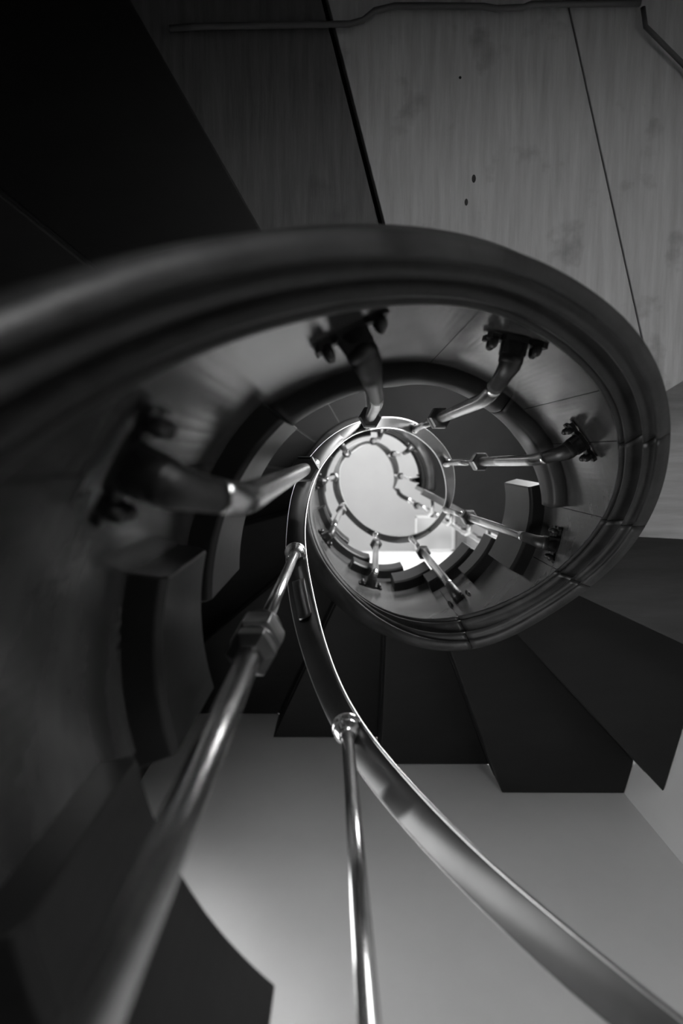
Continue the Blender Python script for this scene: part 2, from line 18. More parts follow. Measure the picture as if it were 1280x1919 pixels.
MI = [(0.4858, 0.2702, 0.4135), (0.4762, 0.2928, 0.4418), (0.4651, 0.3145, 0.4701), (0.4525, 0.3355, 0.4984), (0.4385, 0.3555, 0.5267), (0.4231, 0.3745, 0.5551), (0.4065, 0.3924, 0.5834), (0.3887, 0.4091, 0.6117), (0.3698, 0.4244, 0.6400), (0.3499, 0.4385, 0.6683), (0.3290, 0.4510, 0.6966), (0.3074, 0.4621, 0.7249), (0.2850, 0.4717, 0.7532), (0.2621, 0.4797, 0.7815), (0.2386, 0.4860, 0.8099), (0.2149, 0.4907, 0.8382), (0.1908, 0.4937, 0.8665), (0.1667, 0.4950, 0.8948), (0.1425, 0.4947, 0.9231), (0.1185, 0.4926, 0.9514), (0.0947, 0.4890, 0.9797), (0.0712, 0.4836, 1.0080), (0.0482, 0.4767, 1.0363), (0.0258, 0.4682, 1.0646), (0.0040, 0.4581, 1.0930), (-0.0169, 0.4466, 1.1213), (-0.0369, 0.4336, 1.1496), (-0.0560, 0.4193, 1.1779), (-0.0739, 0.4037, 1.2062), (-0.0906, 0.3869, 1.2345), (-0.1061, 0.3689, 1.2628), (-0.1202, 0.3500, 1.2911), (-0.1329, 0.3301, 1.3195), (-0.1441, 0.3095, 1.3479), (-0.1539, 0.2881, 1.3762), (-0.1620, 0.2661, 1.4046), (-0.1686, 0.2437, 1.4330), (-0.1734, 0.2209, 1.4614), (-0.1766, 0.1978, 1.4898), (-0.1782, 0.1746, 1.5181), (-0.1780, 0.1513, 1.5464), (-0.1761, 0.1281, 1.5747), (-0.1725, 0.1052, 1.6030), (-0.1673, 0.0826, 1.6312), (-0.1604, 0.0604, 1.6593), (-0.1518, 0.0388, 1.6874), (-0.1417, 0.0179, 1.7158), (-0.1299, -0.0021, 1.7445), (-0.1167, -0.0211, 1.7737), (-0.1019, -0.0383, 1.8030), (-0.0861, -0.0539, 1.8324), (-0.0694, -0.0678, 1.8618), (-0.0518, -0.0804, 1.8910), (-0.0336, -0.0919, 1.9200), (-0.0149, -0.1026, 1.9485), (0.0043, -0.1124, 1.9766), (0.0239, -0.1213, 2.0040), (0.0438, -0.1293, 2.0306), (0.0640, -0.1361, 2.0564), (0.0846, -0.1418, 2.0812), (0.1053, -0.1462, 2.1048), (0.1261, -0.1492, 2.1271), (0.1468, -0.1505, 2.1480), (0.1674, -0.1500, 2.1676), (0.1878, -0.1478, 2.1863), (0.2080, -0.1441, 2.2041), (0.2280, -0.1391, 2.2213), (0.2476, -0.1330, 2.2380), (0.2669, -0.1259, 2.2545), (0.2858, -0.1177, 2.2709), (0.3044, -0.1083, 2.2874), (0.3226, -0.0977, 2.3043), (0.3404, -0.0859, 2.3216), (0.3575, -0.0728, 2.3397), (0.3735, -0.0584, 2.3587), (0.3880, -0.0428, 2.3787), (0.4009, -0.0259, 2.3997), (0.4128, -0.0081, 2.4213), (0.4235, 0.0105, 2.4434), (0.4327, 0.0298, 2.4660), (0.4403, 0.0496, 2.4890), (0.4458, 0.0698, 2.5123), (0.4494, 0.0901, 2.5359), (0.4511, 0.1104, 2.5596), (0.4510, 0.1304, 2.5834), (0.4494, 0.1501, 2.6072), (0.4463, 0.1694, 2.6310), (0.4419, 0.1884, 2.6546), (0.4365, 0.2071, 2.6781), (0.4301, 0.2254, 2.7012), (0.4227, 0.2432, 2.7240), (0.4144, 0.2605, 2.7465), (0.4049, 0.2770, 2.7687), (0.3945, 0.2928, 2.7908), (0.3830, 0.3079, 2.8127), (0.3707, 0.3224, 2.8345), (0.3575, 0.3363, 2.8563), (0.3435, 0.3497, 2.8781), (0.3288, 0.3625, 2.8998), (0.3133, 0.3747, 2.9217), (0.2971, 0.3861, 2.9436), (0.2802, 0.3967, 2.9657), (0.2626, 0.4065, 2.9880), (0.2444, 0.4151, 3.0105), (0.2257, 0.4226, 3.0332), (0.2067, 0.4286, 3.0563), (0.1873, 0.4331, 3.0797), (0.1678, 0.4358, 3.1032), (0.1483, 0.4370, 3.1270), (0.1288, 0.4364, 3.1509), (0.1096, 0.4343, 3.1751), (0.0906, 0.4307, 3.1993), (0.0720, 0.4255, 3.2237), (0.0539, 0.4190, 3.2482), (0.0364, 0.4110, 3.2727), (0.0195, 0.4018, 3.2974), (0.0033, 0.3913, 3.3253), (-0.0121, 0.3797, 3.3526), (-0.0267, 0.3670, 3.3799), (-0.0403, 0.3533, 3.4072), (-0.0530, 0.3387, 3.4345), (-0.0647, 0.3232, 3.4653), (-0.0754, 0.3069, 3.4961), (-0.0849, 0.2899, 3.5269), (-0.0932, 0.2723, 3.5577), (-0.1003, 0.2541, 3.5885), (-0.1062, 0.2355, 3.6215), (-0.1108, 0.2165, 3.6545), (-0.1141, 0.1972, 3.6875), (-0.1161, 0.1777, 3.7205), (-0.1168, 0.1581, 3.7535), (-0.1162, 0.1386, 3.7865), (-0.1142, 0.1191, 3.8195), (-0.1109, 0.0998, 3.8525), (-0.1063, 0.0809, 3.8855), (-0.1004, 0.0623, 3.9185), (-0.0932, 0.0441, 3.9537), (-0.0849, 0.0265, 3.9889), (-0.0753, 0.0096, 4.0241), (-0.0647, -0.0067, 4.0593), (-0.0530, -0.0221, 4.0945), (-0.0402, -0.0367, 4.1341), (-0.0265, -0.0504, 4.1737), (-0.0119, -0.0630, 4.2133), (0.0036, -0.0746, 4.2529), (0.0198, -0.0851, 4.2925), (0.0367, -0.0944, 4.3321), (0.0541, -0.1025, 4.3717), (0.0721, -0.1094, 4.4113), (0.0905, -0.1149, 4.4509), (0.1093, -0.1192, 4.4905), (0.1283, -0.1221, 4.5257), (0.1474, -0.1237, 4.5609), (0.1667, -0.1239, 4.5961), (0.1858, -0.1228, 4.6313), (0.2049, -0.1203, 4.6665), (0.2237, -0.1165, 4.6885), (0.2423, -0.1114, 4.7105), (0.2604, -0.1050, 4.7325), (0.2780, -0.0974, 4.7545), (0.2951, -0.0885, 4.7765), (0.3115, -0.0784, 4.7853), (0.3272, -0.0672, 4.7941), (0.3420, -0.0549, 4.8029), (0.3560, -0.0416, 4.8117), (0.3690, -0.0274, 4.8205), (0.3809, -0.0122, 4.8219), (0.3918, 0.0037, 4.8234), (0.4015, 0.0204, 4.8249), (0.4100, 0.0377, 4.8263), (0.4173, 0.0556, 4.8278), (0.4234, 0.0740, 4.8293), (0.4281, 0.0927, 4.8307), (0.4315, 0.1118, 4.8322), (0.4336, 0.1310, 4.8337), (0.4344, 0.1504, 4.8351), (0.4337, 0.1697, 4.8366), (0.4318, 0.1890, 4.8381), (0.4284, 0.2081, 4.8395), (0.4238, 0.2269, 4.8410), (0.4179, 0.2453, 4.8425), (0.4106, 0.2633, 4.8430), (0.4022, 0.2808, 4.8436), (0.3925, 0.2976, 4.8441), (0.3817, 0.3137, 4.8447)]
AXIS = (0.1569, 0.1508)
CAMR = [[0.999992, 0.000185, 0.003918], [0.000185, 0.995529, -0.094455], [-0.003918, 0.094455, 0.995521]]
BAL = [
  ((0.0033, 0.3527, 2.2712), (0.0323, 0.3892, 1.3912), (-0.0451, 0.4231, 1.2922), 126.6),
  ((-0.0896, 0.1816, 2.6266), (-0.0870, 0.1961, 1.5816), (-0.1717, 0.1915, 1.4826), 172.9),
  ((-0.0685, 0.0249, 2.8901), (-0.0668, 0.0302, 1.8977), (-0.1298, 0.0041, 1.8586), 207.1),
  ((0.0602, -0.0755, 3.1286), (0.0517, -0.0810, 2.4638), (0.0039, -0.1166, 2.0830), 240.2),
  ((0.2092, -0.0740, 3.3378), (0.2061, -0.0792, 2.3887), (0.2147, -0.1441, 2.2854), 281.1),
  ((0.3438, 0.0302, 3.5639), (0.3446, 0.0111, 2.6045), (0.4025, -0.0225, 2.5428), 324.8),
  ((0.3796, 0.2050, 3.7692), (0.3926, 0.1825, 2.8991), (0.4456, 0.1889, 2.7716), 367.5),
  ((0.2786, 0.3452, 3.9954), (0.2809, 0.3470, 3.1625), (0.3120, 0.3924, 3.0950), 417.3),
  ((0.1438, 0.3591, 4.2066), (0.0997, 0.3759, 3.4329), (0.0828, 0.4233, 3.4250), 465.2),
  ((-0.0032, 0.2573, 4.5411), (-0.0327, 0.2560, 3.7674), (-0.0739, 0.3039, 3.6684), 506.4),
  ((-0.0424, 0.1223, 4.8227), (-0.0733, 0.1069, 4.0941), (-0.1153, 0.1089, 3.9951), 548.8),
  ((0.0141, -0.0014, 5.0875), (0.0141, -0.0014, 4.1855), (-0.0280, -0.0529, 4.0865), 587.8),
  ((0.1693, -0.0716, 5.4014), (0.1693, -0.0716, 4.4994), (0.1725, -0.1245, 4.4004), 633.2),
  ((0.3115, 0.0032, 5.7040), (0.3115, 0.0032, 4.8020), (0.3577, -0.0398, 4.7030), 676.5),
  ((0.3833, 0.1499, 6.0002), (0.3833, 0.1499, 5.0982), (0.4345, 0.1487, 4.9992), 719.6)]
NUTS = [2.2, 2.0, 1.27, 1.75, 2.1, 2.15, 1.8, 1.75, 1.3, 1.3, 1.3, 1.5, 1.5, 1.5, 1.5]
BAL_LABELS = [
 'metal baluster whose long rod runs straight down to the bottom edge of the picture',
 'near metal baluster with a double ringed nut, its rod slanting to the lower left',
 'metal baluster with a bright bent elbow at the left and a blurred bracket',
 'metal baluster hanging from the top of the ring, its bracket lit from below',
 'metal baluster at the upper right of the ring, its bracket right of the topmost one',
 'metal baluster pointing level to the right, its bracket on a crack in the string',
 'metal baluster sloping down to the right, just below the level one',
 'metal baluster at the lower right of the ring, with bolts glinting on its bracket',
 'metal baluster at the bottom of the ring, its bracket flat on the pale string face',
 'small far metal baluster at the lower left of the inner ring',
 'small far metal baluster at the left of the inner ring, pointing level left',
 'small far metal baluster at the upper left of the bright opening',
 'small far metal baluster at the top of the bright opening',
 'small far metal baluster at the upper right of the bright opening',
 'small far metal baluster at the right of the bright opening, last before the straight railing']
_o = ['first', 'second', 'third', 'fourth', 'fifth', 'sixth', 'seventh']
STRAIGHT_LABELS = ['short bright baluster of the straight upper railing, %s from the bend in the rail' % w for w in _o]
STEP_LABELS = [
 'bottom dark step of the stair, standing lowest above the stone floor',
 'second dark step up from the stone floor',
 'third dark step up from the stone floor',
 'fourth dark step up from the stone floor',
 'fifth dark step up from the stone floor, just under the nearest blurred one',
 'nearest dark step with a large blurred curved nosing block at the lower left corner',
 'dark step whose tall curved nosing block stands left of the ringed nut',
 'dark step whose curved nosing block is behind the bent baluster at the left',
 'dark unlit step above the left of the string, beside the shaded soffit board',
 'pale wooden step right of the ring, with a knot and level grain',
 'brown grained wooden step at the right edge, its nosing block standing inside the ring',
 'black step underside at the right edge of the picture, right below the brown grained one',
 'black step underside with a straight end against the white wall, furthest right of those ends',
 'black step underside ending on the white wall, second of those ends from the right',
 'black step underside ending on the white wall right behind the vertical baluster',
 'black step underside ending on the white wall left of the vertical baluster',
 'far dark step with a nosing block at the lower left of the inner ring',
 'far dark step with a narrow nosing block at the left of the inner ring',
 'far step hidden behind the bright band of the handrail at the left',
 'far step at the upper left of the inner opening, second below the upper landing',
 'highest far step at the top of the inner opening, next to the upper landing']
# ---------------------------------------------------------------- materials
def mat(name, lo, hi, rough=0.5, metal=0.0, scale=6.0, stretch=(1, 1, 1), spec=0.5, bump=0.0, detail=6.0, rvar=0.0, spots=0.0):
    m = bpy.data.materials.new(name); m.use_nodes = True
    nt = m.node_tree; n = nt.nodes; l = nt.links
    b = n['Principled BSDF']
    tc = n.new('ShaderNodeTexCoord'); mp = n.new('ShaderNodeMapping')
    mp.inputs['Scale'].default_value = stretch
    l.new(tc.outputs['Object'], mp.inputs['Vector'])
    nz = n.new('ShaderNodeTexNoise'); nz.inputs['Scale'].default_value = scale
    nz.inputs['Detail'].default_value = detail; nz.inputs['Roughness'].default_value = 0.6
    l.new(mp.outputs['Vector'], nz.inputs['Vector'])
    r = n.new('ShaderNodeValToRGB')
    r.color_ramp.elements[0].position = 0.3; r.color_ramp.elements[0].color = (lo, lo, lo, 1)
    r.color_ramp.elements[1].position = 0.7; r.color_ramp.elements[1].color = (hi, hi, hi, 1)
    l.new(nz.outputs['Fac'], r.inputs['Fac'])
    col = r.outputs['Color']
    if spots > 0:
        n2 = n.new('ShaderNodeTexNoise'); n2.inputs['Scale'].default_value = 9.0; n2.inputs['Detail'].default_value = 8
        l.new(tc.outputs['Object'], n2.inputs['Vector'])
        r2 = n.new('ShaderNodeValToRGB')
        r2.color_ramp.elements[0].position = 0.30; r2.color_ramp.elements[0].color = (1-spots,)*3 + (1,)
        r2.color_ramp.elements[1].position = 0.42; r2.color_ramp.elements[1].color = (1, 1, 1, 1)
        l.new(n2.outputs['Fac'], r2.inputs['Fac'])
        mx = n.new('ShaderNodeMixRGB'); mx.blend_type = 'MULTIPLY'; mx.inputs[0].default_value = 1
        l.new(col, mx.inputs[1]); l.new(r2.outputs['Color'], mx.inputs[2]); col = mx.outputs[0]
    l.new(col, b.inputs['Base Color'])
    b.inputs['Roughness'].default_value = rough; b.inputs['Metallic'].default_value = metal
    b.inputs['Specular IOR Level'].default_value = spec
    if rvar > 0:
        mr = n.new('ShaderNodeMapRange'); mr.inputs[3].default_value = rough-rvar; mr.inputs[4].default_value = rough+rvar
        l.new(nz.outputs['Fac'], mr.inputs[0]); l.new(mr.outputs[0], b.inputs['Roughness'])
    if bump > 0:
        bp = n.new('ShaderNodeBump'); bp.inputs['Strength'].default_value = bump; bp.inputs['Distance'].default_value = 0.004
        l.new(nz.outputs['Fac'], bp.inputs['Height']); l.new(bp.outputs['Normal'], b.inputs['Normal'])
    return m
def glow(name, strength, lo=1.0, scale=3.0):
    m = bpy.data.materials.new(name); m.use_nodes = True
    nt = m.node_tree; n = nt.nodes; l = nt.links; n.clear()
    out = n.new('ShaderNodeOutputMaterial'); e = n.new('ShaderNodeEmission'); e.inputs['Strength'].default_value = strength
    tc = n.new('ShaderNodeTexCoord'); nz = n.new('ShaderNodeTexNoise'); nz.inputs['Scale'].default_value = scale
    l.new(tc.outputs['Object'], nz.inputs['Vector'])
    r = n.new('ShaderNodeValToRGB'); r.color_ramp.elements[0].position = 0.35; r.color_ramp.elements[1].position = 0.65
    r.color_ramp.elements[0].color = (lo, lo, lo, 1); r.color_ramp.elements[1].color = (1, 1, 1, 1)
    l.new(nz.outputs['Fac'], r.inputs['Fac']); l.new(r.outputs['Color'], e.inputs['Color']); l.new(e.outputs['Emission'], out.inputs['Surface'])
    return m

WOOD_FACE = mat('stained_wood_face', .014, .10, .23, scale=3.5, stretch=(1, 1, 2.5), bump=.12, rvar=.06, spots=.35, spec=.65)
WOOD_MOULD = mat('stained_wood_moulding', .006, .036, .44, scale=14, bump=.55, rvar=.1)
WOOD_CAP = mat('stained_wood_capping', .014, .028, .5, scale=8, bump=.2)
WOOD_BLOCK = mat('stained_wood_nosing', .009, .02, .42, scale=7, bump=.2, spec=.3)
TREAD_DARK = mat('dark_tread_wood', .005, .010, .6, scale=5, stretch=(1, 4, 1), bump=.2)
SLAB = mat('upper_slab_paint', .012, .02, .8, scale=2, spec=.05)
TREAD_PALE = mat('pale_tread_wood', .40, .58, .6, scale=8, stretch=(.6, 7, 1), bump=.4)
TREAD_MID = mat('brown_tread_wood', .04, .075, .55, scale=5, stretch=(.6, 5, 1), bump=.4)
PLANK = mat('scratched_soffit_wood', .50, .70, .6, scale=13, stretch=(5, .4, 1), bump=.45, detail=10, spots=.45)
METAL = mat('bronze_rod', .62, .78, .24, metal=1.0, scale=14, bump=.08, rvar=.06)
EDGEM = mat('rail_edge_highlight', .45, .60, .30, metal=1.0, scale=10)
NUTM = mat('dark_bronze_nut', .10, .18, .32, metal=1.0, scale=14, bump=.1)
RAILM = mat('polished_rail', .07, .10, .36, metal=1.0, scale=10, bump=.02, rvar=.04)
IRON = mat('dark_iron', .05, .09, .42, metal=.8, scale=14, bump=.15)
PLANK_DARK = mat('darker_soffit_wood', .12, .20, .6, scale=9, stretch=(9, .7, 1), bump=.35, spots=.3)  # darker stain of one board, its tone also standing in for missing shade
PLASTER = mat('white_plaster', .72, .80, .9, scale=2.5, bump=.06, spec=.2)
CEIL_PAINT = mat('ceiling_paint', .33, .38, .9, scale=1.2, spec=.2)
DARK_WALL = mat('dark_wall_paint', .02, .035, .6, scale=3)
WHITE_PAINT = mat('white_gloss_paint', .6, .7, .4)
FLOOR_TILE = mat('floor_stone', .25, .35, .6, scale=3)
CABLE = mat('painted_cable', .10, .14, .5)
FILL_LOW = glow('low_window_fill', 7.0)
FILL_NORTH = glow('north_window_fill', 13.5)
SKY_MID = glow('daylight_mid_window', 35.0)
SKY_UP = glow('daylight_upper_window', 10.0)
SKY_ROOF = glow('rooflight_daylight', .75, .6, 2.0)
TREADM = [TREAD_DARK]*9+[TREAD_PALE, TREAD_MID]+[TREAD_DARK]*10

# ---------------------------------------------------------------- mesh helpers
class MB:
    def __init__(s): s.v = []; s.f = []; s.sm = []
    def add(s, vs, fs, smooth=False):
        o = len(s.v); s.v += [Vector(p) for p in vs]
        for f in fs: s.f.append([i+o for i in f]); s.sm.append(smooth)
        return s
    def grid(s, rows, closed=False, smooth=True, caps=False):
        """rows: list of cross sections of equal length; closed = section is a loop"""
        n = len(rows[0]); vs = [p for r in rows for p in r]; fs = []
        for i in range(len(rows)-1):
            for j in range(n if closed else n-1):
                k = (j+1) % n
                fs.append([i*n+j, i*n+k, (i+1)*n+k, (i+1)*n+j])
        s.add(vs, fs, smooth)
        if caps and closed:
            s.add(rows[0], [list(range(n))[::-1]]); s.add(rows[-1], [list(range(n))])
        return s
    def prism(s, poly, z0, z1):
        """vertical prism on a plan polygon (list of (x, y) in units), heights in units"""
        n = len(poly)
        vs = [M3(x, y, z0) for x, y in poly] + [M3(x, y, z1) for x, y in poly]
        fs = [list(range(n))[::-1], list(range(n, 2*n))] + [[i, (i+1) % n, n+(i+1) % n, n+i] for i in range(n)]
        return s.add(vs, fs)
    def tube(s, pts, rads, seg=16, caps=True):
        rows = []; up = None
        for i, p in enumerate(pts):
            p = Vector(p)
            d = (Vector(pts[min(i+1, len(pts)-1)]) - Vector(pts[max(i-1, 0)])).normalized()
            if up is None:
                a = Vector((0, 0, 1)) if abs(d.z) < 0.9 else Vector((1, 0, 0))
                up = (a - d*a.dot(d)).normalized()
            else: up = (up - d*up.dot(d)).normalized()
            w = d.cross(up); r = rads[i] if isinstance(rads, (list, tuple)) else rads
            rows.append([p + (up*math.cos(2*PI*k/seg) + w*math.sin(2*PI*k/seg))*r for k in range(seg)])
        return s.grid(rows, True, True, caps)
    def lathe(s, p, d, prof, seg=24, smooth=True, hexa=False):
        """profile of (along, radius) about axis d through p"""
        d = d.normalized(); a = Vector((0, 0, 1)) if abs(d.z) < 0.9 else Vector((1, 0, 0))
        u = (a - d*a.dot(d)).normalized(); w = d.cross(u)
        if hexa: seg = 6
        rows = [[p + d*z + (u*math.cos(2*PI*k/seg)+w*math.sin(2*PI*k/seg))*r for k in range(seg)] for z, r in prof]
        return s.grid(rows, True, smooth and not hexa, True)
    def box(s, c, ax, ay, az):
        """box about c with half-axis vectors"""
        vs = [c + ax*i + ay*j + az*k for k in (-1, 1) for j in (-1, 1) for i in (-1, 1)]
        return s.add(vs, [[0, 2, 3, 1], [4, 5, 7, 6], [0, 1, 5, 4], [2, 6, 7, 3], [0, 4, 6, 2], [1, 3, 7, 5]])
    def build(s, name, m, parent=None, origin=None, bevel=0.0):
        me = bpy.data.meshes.new(name)
        o0 = Vector((0, 0, 0))
        if parent is not None:
            o0 = root_loc(parent)
        elif origin is not None: o0 = Vector(origin)
        me.from_pydata([tuple(v-o0) for v in s.v], [], s.f); me.validate()
        for p, q in zip(me.polygons, s.sm): p.use_smooth = q
        import bmesh
        b = bmesh.new(); b.from_mesh(me); bmesh.ops.remove_doubles(b, verts=b.verts, dist=1e-6)
        bmesh.ops.recalc_face_normals(b, faces=b.faces); b.to_mesh(me); b.free()
        me.materials.append(m)
        o = bpy.data.objects.new(name, me); C.objects.link(o)
        if parent is not None: o.parent = parent
        elif origin is not None: o.location = o0
        if bevel > 0:
            md = o.modifiers.new('bevel', 'BEVEL'); md.width = bevel; md.segments = 2; md.limit_method = 'ANGLE'; md.angle_limit = math.radians(50)
        return o
def root_loc(o):
    p = Vector((0, 0, 0))
    while o is not None: p = p + o.location; o = o.parent
    return p
def thing(name, loc, label, cat, group=None):
    o = bpy.data.objects.new(name, None); o.empty_display_size = 0.05; C.objects.link(o); o.location = loc
    o['label'] = label; o['category'] = cat
    if group: o['group'] = group
    return o
def tag(o, label, cat, group=None):
    o['label'] = label; o['category'] = cat
    if group: o['group'] = group
    return o
def struct(o): o['kind'] = 'structure'; return o

# ---------------------------------------------------------------- stair curves
def interp(tab, t):
    x = (t - G[0])/(G[1]-G[0]); i = max(0, min(len(G)-2, int(math.floor(x)))); u = x-i
    P = lambda k: Vector(tab[max(0, min(len(G)-1, k))])
    p0, p1, p2, p3 = P(i-1), P(i), P(i+1), P(i+2)
    if i == 0: p0 = p1*2-p2
    if i == len(G)-2: p3 = p2*2-p1
    return 0.5*((2*p1)+(p2-p0)*u+(2*p0-5*p1+4*p2-p3)*u*u+(3*p1-p0-3*p2+p3)*u**3)
AX, AY = AXIS
def rad(t): return Vector((math.cos(math.radians(t)), math.sin(math.radians(t)), 0))
def tang(t): return Vector((-math.sin(math.radians(t)), math.cos(math.radians(t)), 0))
def RF(t):           # radius of the string's inner face, units
    p = interp(MI, t); return math.hypot(p.x-AX, p.y-AY)/UN
def at(t, r, h): 
    e = rad(t); return Vector((AX+e.x*r*UN, AY+e.y*r*UN, ZB+h*UN))
def plan(t, r): e = rad(t); return (AX/UN+e.x*r, AY/UN+e.y*r)
def frange(a, b, st):
    n = max(1, int(math.ceil((b-a)/st))); return [a+(b-a)*i/n for i in range(n+1)]
def lerp_tab(tab, t):
    if t <= tab[0][0]: return tab[0][1]
    for (a, x), (b, y) in zip(tab, tab[1:]):
        if t <= b: return x+(y-x)*(t-a)/(b-a)
    return tab[-1][1]

# step: block start, block end, block bottom, block top, riser angle, next riser, underside, label words
BAND_LO = [(219, 3.35), (235, 3.85), (248, 4.35), (267, 4.85), (289, 5.2), (310, 5.48), (332, 5.54), (352, 5.66)]
BAND_HI = [(219, 4.0), (229, 4.2), (238, 4.5), (257, 5.3), (277, 5.5), (296, 5.83), (318, 6.08), (338, 6.1), (352, 6.1)]
STEPS = [
 # s,   e,     zb,   zt,   r0,  r1,  zu
 (22, 52,   -3.65, -2.87, 24, 46, -3.25),
 (40, 76,   -2.7, -1.92, 46, 68, -2.3),
 (61, 96,   -1.75, -.97, 68, 92, -1.35),
 (84, 120,   -.8, -.02, 92, 116, -.4),
 (108, 144,   .2, .96, 116, 140, .58),
 (131, 168,   1.15, 1.93, 140, 164, 1.55),
 (161.5, 189.5, 2.2, 2.93, 164, 190, 2.72),
 (177, 220,   3.08, 4.02, 190, 219, 3.6),
 (None, None, None, 4.85, 219, 240, 4.4),
 (None, None, None, 6.3, 328, 363, 5.85),
 (344, 387,   6.3, 7.35, 363, 385, 6.75),
 (377, 406,   7.45, 7.97, 385, 407, 7.5),
 (390, 428,   8.15, 8.78, 407, 429.5, 8.3),
 (421, 449,   8.8, 9.52, 429.5, 452, 9.1),
 (438, 478,   9.75, 10.3, 452, 475, 10.0),
 (462, 499,   10.7, 11.27, 475, 500, 10.95),
 (481, 523,   11.75, 12.3, 500, 525, 11.9),
 (507, 547,   12.65, 13.2, 525, 550, 12.8),
 (532, 572,   13.45, 14.0, 550, 575, 13.6),
 (557, 597,   14.25, 14.8, 575, 600, 14.4),
 (582, 627,   14.95, 15.5, 600, 625, 15.0)]
UP_LO, UP_HI = 15.6, 16.2     # upper landing slab
def ztop(t):
    if 219 <= t < 351.5: return lerp_tab(BAND_HI, t)-0.12
    if t >= 612: return UP_LO-0.02
    z = -3.6
    for s in STEPS:
        if s[0] is not None and t >= s[0]+3: z = max(z, s[3]-0.2) if not (s[0] > 340 and t < 351.5) else z
    return z

# ---------------------------------------------------------------- string (the curved side board round the well)
string = thing('stair_string', M3(AX/UN, AY/UN, 0), 'dark polished curved wooden stair string winding upwards round the open well', 'stair string')
PROF = [(0, 0), (.05, .055), (.11, .06), (.16, .035), (.19, -.015), (.24, .05), (.30, .075), (.36, .06), (.42, .02), (.50, -.035), (.58, -.055), (.66, -.04),
        (.72, -.005), (.77, .03), (.82, .03), (.855, -.005), (.875, -.045), (.895, -.005), (.93, .03), (.97, .03), (1.0, 0.0)]
def mould_pts(t):
    a, b = interp(MO, t), interp(MI, t)
    e = rad(t); d = (b-a); L = d.length; d.normalize()
    n = (-e - d*(-e).dot(d)).normalized()
    return [a+(b-a)*u + n*(w*UN*1.15) for u, w in PROF]
TS = [t for t in frange(20, 728, 2.0)]
joints = [326, 352.3, 377.5, 424]      # butt joints between the string's blocks
cracks = [(268, 1), (309, 1.0), (205, 1)]
def columns(ts):
    return [mould_pts(t) for t in ts]
def segs(cuts, gap, lo=20, hi=728):
    e = [lo]+sorted(cuts)+[hi]; return [(a+(gap if i else 0), b-(gap if i < len(e)-2 else 0)) for i, (a, b) in enumerate(zip(e, e[1:]))]
mb = MB(); fb = MB()
for (a, b) in segs(joints, 0.09):
    ts = frange(a, b, 2.0)
    rows = []
    for t in ts:
        p = mould_pts(t); e = rad(t)
        back = p[-1] + e*0.30*UN; back2 = p[0] + e*0.16*UN + Vector((0, 0, 0.40*UN))
        rows.append(p+[back, back2])
    mb.grid(rows, True, True, True)
for (a, b) in segs(joints+[c[0] for c in cracks], 0.12):
    ts = frange(a, b, 2.0)
    # the face's stepped top: split columns at each jump
    rows = []
    ext = []
    for t0, t1 in zip(ts, ts[1:]):
        ext.append(t0)
        if abs(ztop(t1)-ztop(t0)) > 0.25: ext += [t0+(t1-t0)*0.49, t0+(t1-t0)*0.51] if False else [t1-0.02]
    ext.append(ts[-1])
    for t in ext:
        m = interp(MI, t); e = rad(t); zt = max(ztop(t)*UN+ZB, m.z+0.05)
        i0 = m + e*0.015*UN
        hi = Vector((i0.x, i0.y, zt)); ho = hi + e*0.26*UN; lo = i0 + e*0.26*UN
        rows.append([i0, i0.lerp(hi, .5), hi, ho, lo])
    fb.grid(rows, True, False, True)
mb.build('base_moulding', WOOD_MOULD, string)
fb.build('string_face', WOOD_FACE, string)
pf = interp(MI, 21); ef = rad(21); tf_ = tang(21)
ft = MB(); ft.box(Vector((pf.x, pf.y, (pf.z)/2+.01))+ef*.14*UN, ef*.2*UN, tf_*.22*UN, Vector((0, 0, pf.z/2+.01)))
ft.build('foot_block', WOOD_MOULD, string, bevel=.004)
# long sloping capping on the string beside the quarter landing
bb = MB()
for (a, b) in segs([302], 0.25, 220, 351.5):
    rows = []
    for t in frange(a, b, 2.0):
        r = RF(t); lo, hi = lerp_tab(BAND_LO, t), lerp_tab(BAND_HI, t); q = hi-lo
        rows.append([at(t, r+.0, lo), at(t, r-.085, lo+.02), at(t, r-.11, lo+.10*q), at(t, r-.115, lo+.4*q), at(t, r-.105, lo+.7*q), at(t, r-.09, hi-.03), at(t, r-.07, hi), at(t, r+.05, hi), at(t, r+.05, lo)])
    bb.grid(rows, True, True, True)
bb.build('string_capping', WOOD_CAP, string)

# ---------------------------------------------------------------- stairwell plan
WALLS = [(-3.0, -3.62), (2.45, -3.62), (5.4, -1.0), (3.98, 4.8), (-3.0, 4.8)]
def to_wall(t):
    o = Vector((AX/UN, AY/UN)); d = Vector((math.cos(math.radians(t)), math.sin(math.radians(t)))); best = 99
    for i in range(5):
        a = Vector(WALLS[i]); b = Vector(WALLS[(i+1) % 5]); s = b-a
        den = d.x*s.y-d.y*s.x
        if abs(den) < 1e-9: continue
        w = a-o; k = (w.x*s.y-w.y*s.x)/den; u = (w.x*d.y-w.y*d.x)/den
        if k > 0 and -1e-6 <= u <= 1+1e-6: best = min(best, k)
    return best-0.01
def corner_angles():
    return [math.degrees(math.atan2(y-AY/UN, x-AX/UN)) for x, y in WALLS]
def wedge(t0, t1, rin=0.24):
    inner = [plan(t, RF(t)+rin) for t in frange(t0, t1, 4)]
    outer = [t0, t1]
    for ca in corner_angles():
        for k in range(-1, 4):
            c = ca+360*k
            if t0 < c < t1: outer.append(c)
    outer = [plan(t, to_wall(t)) for t in sorted(outer, reverse=True)]
    return inner+outer
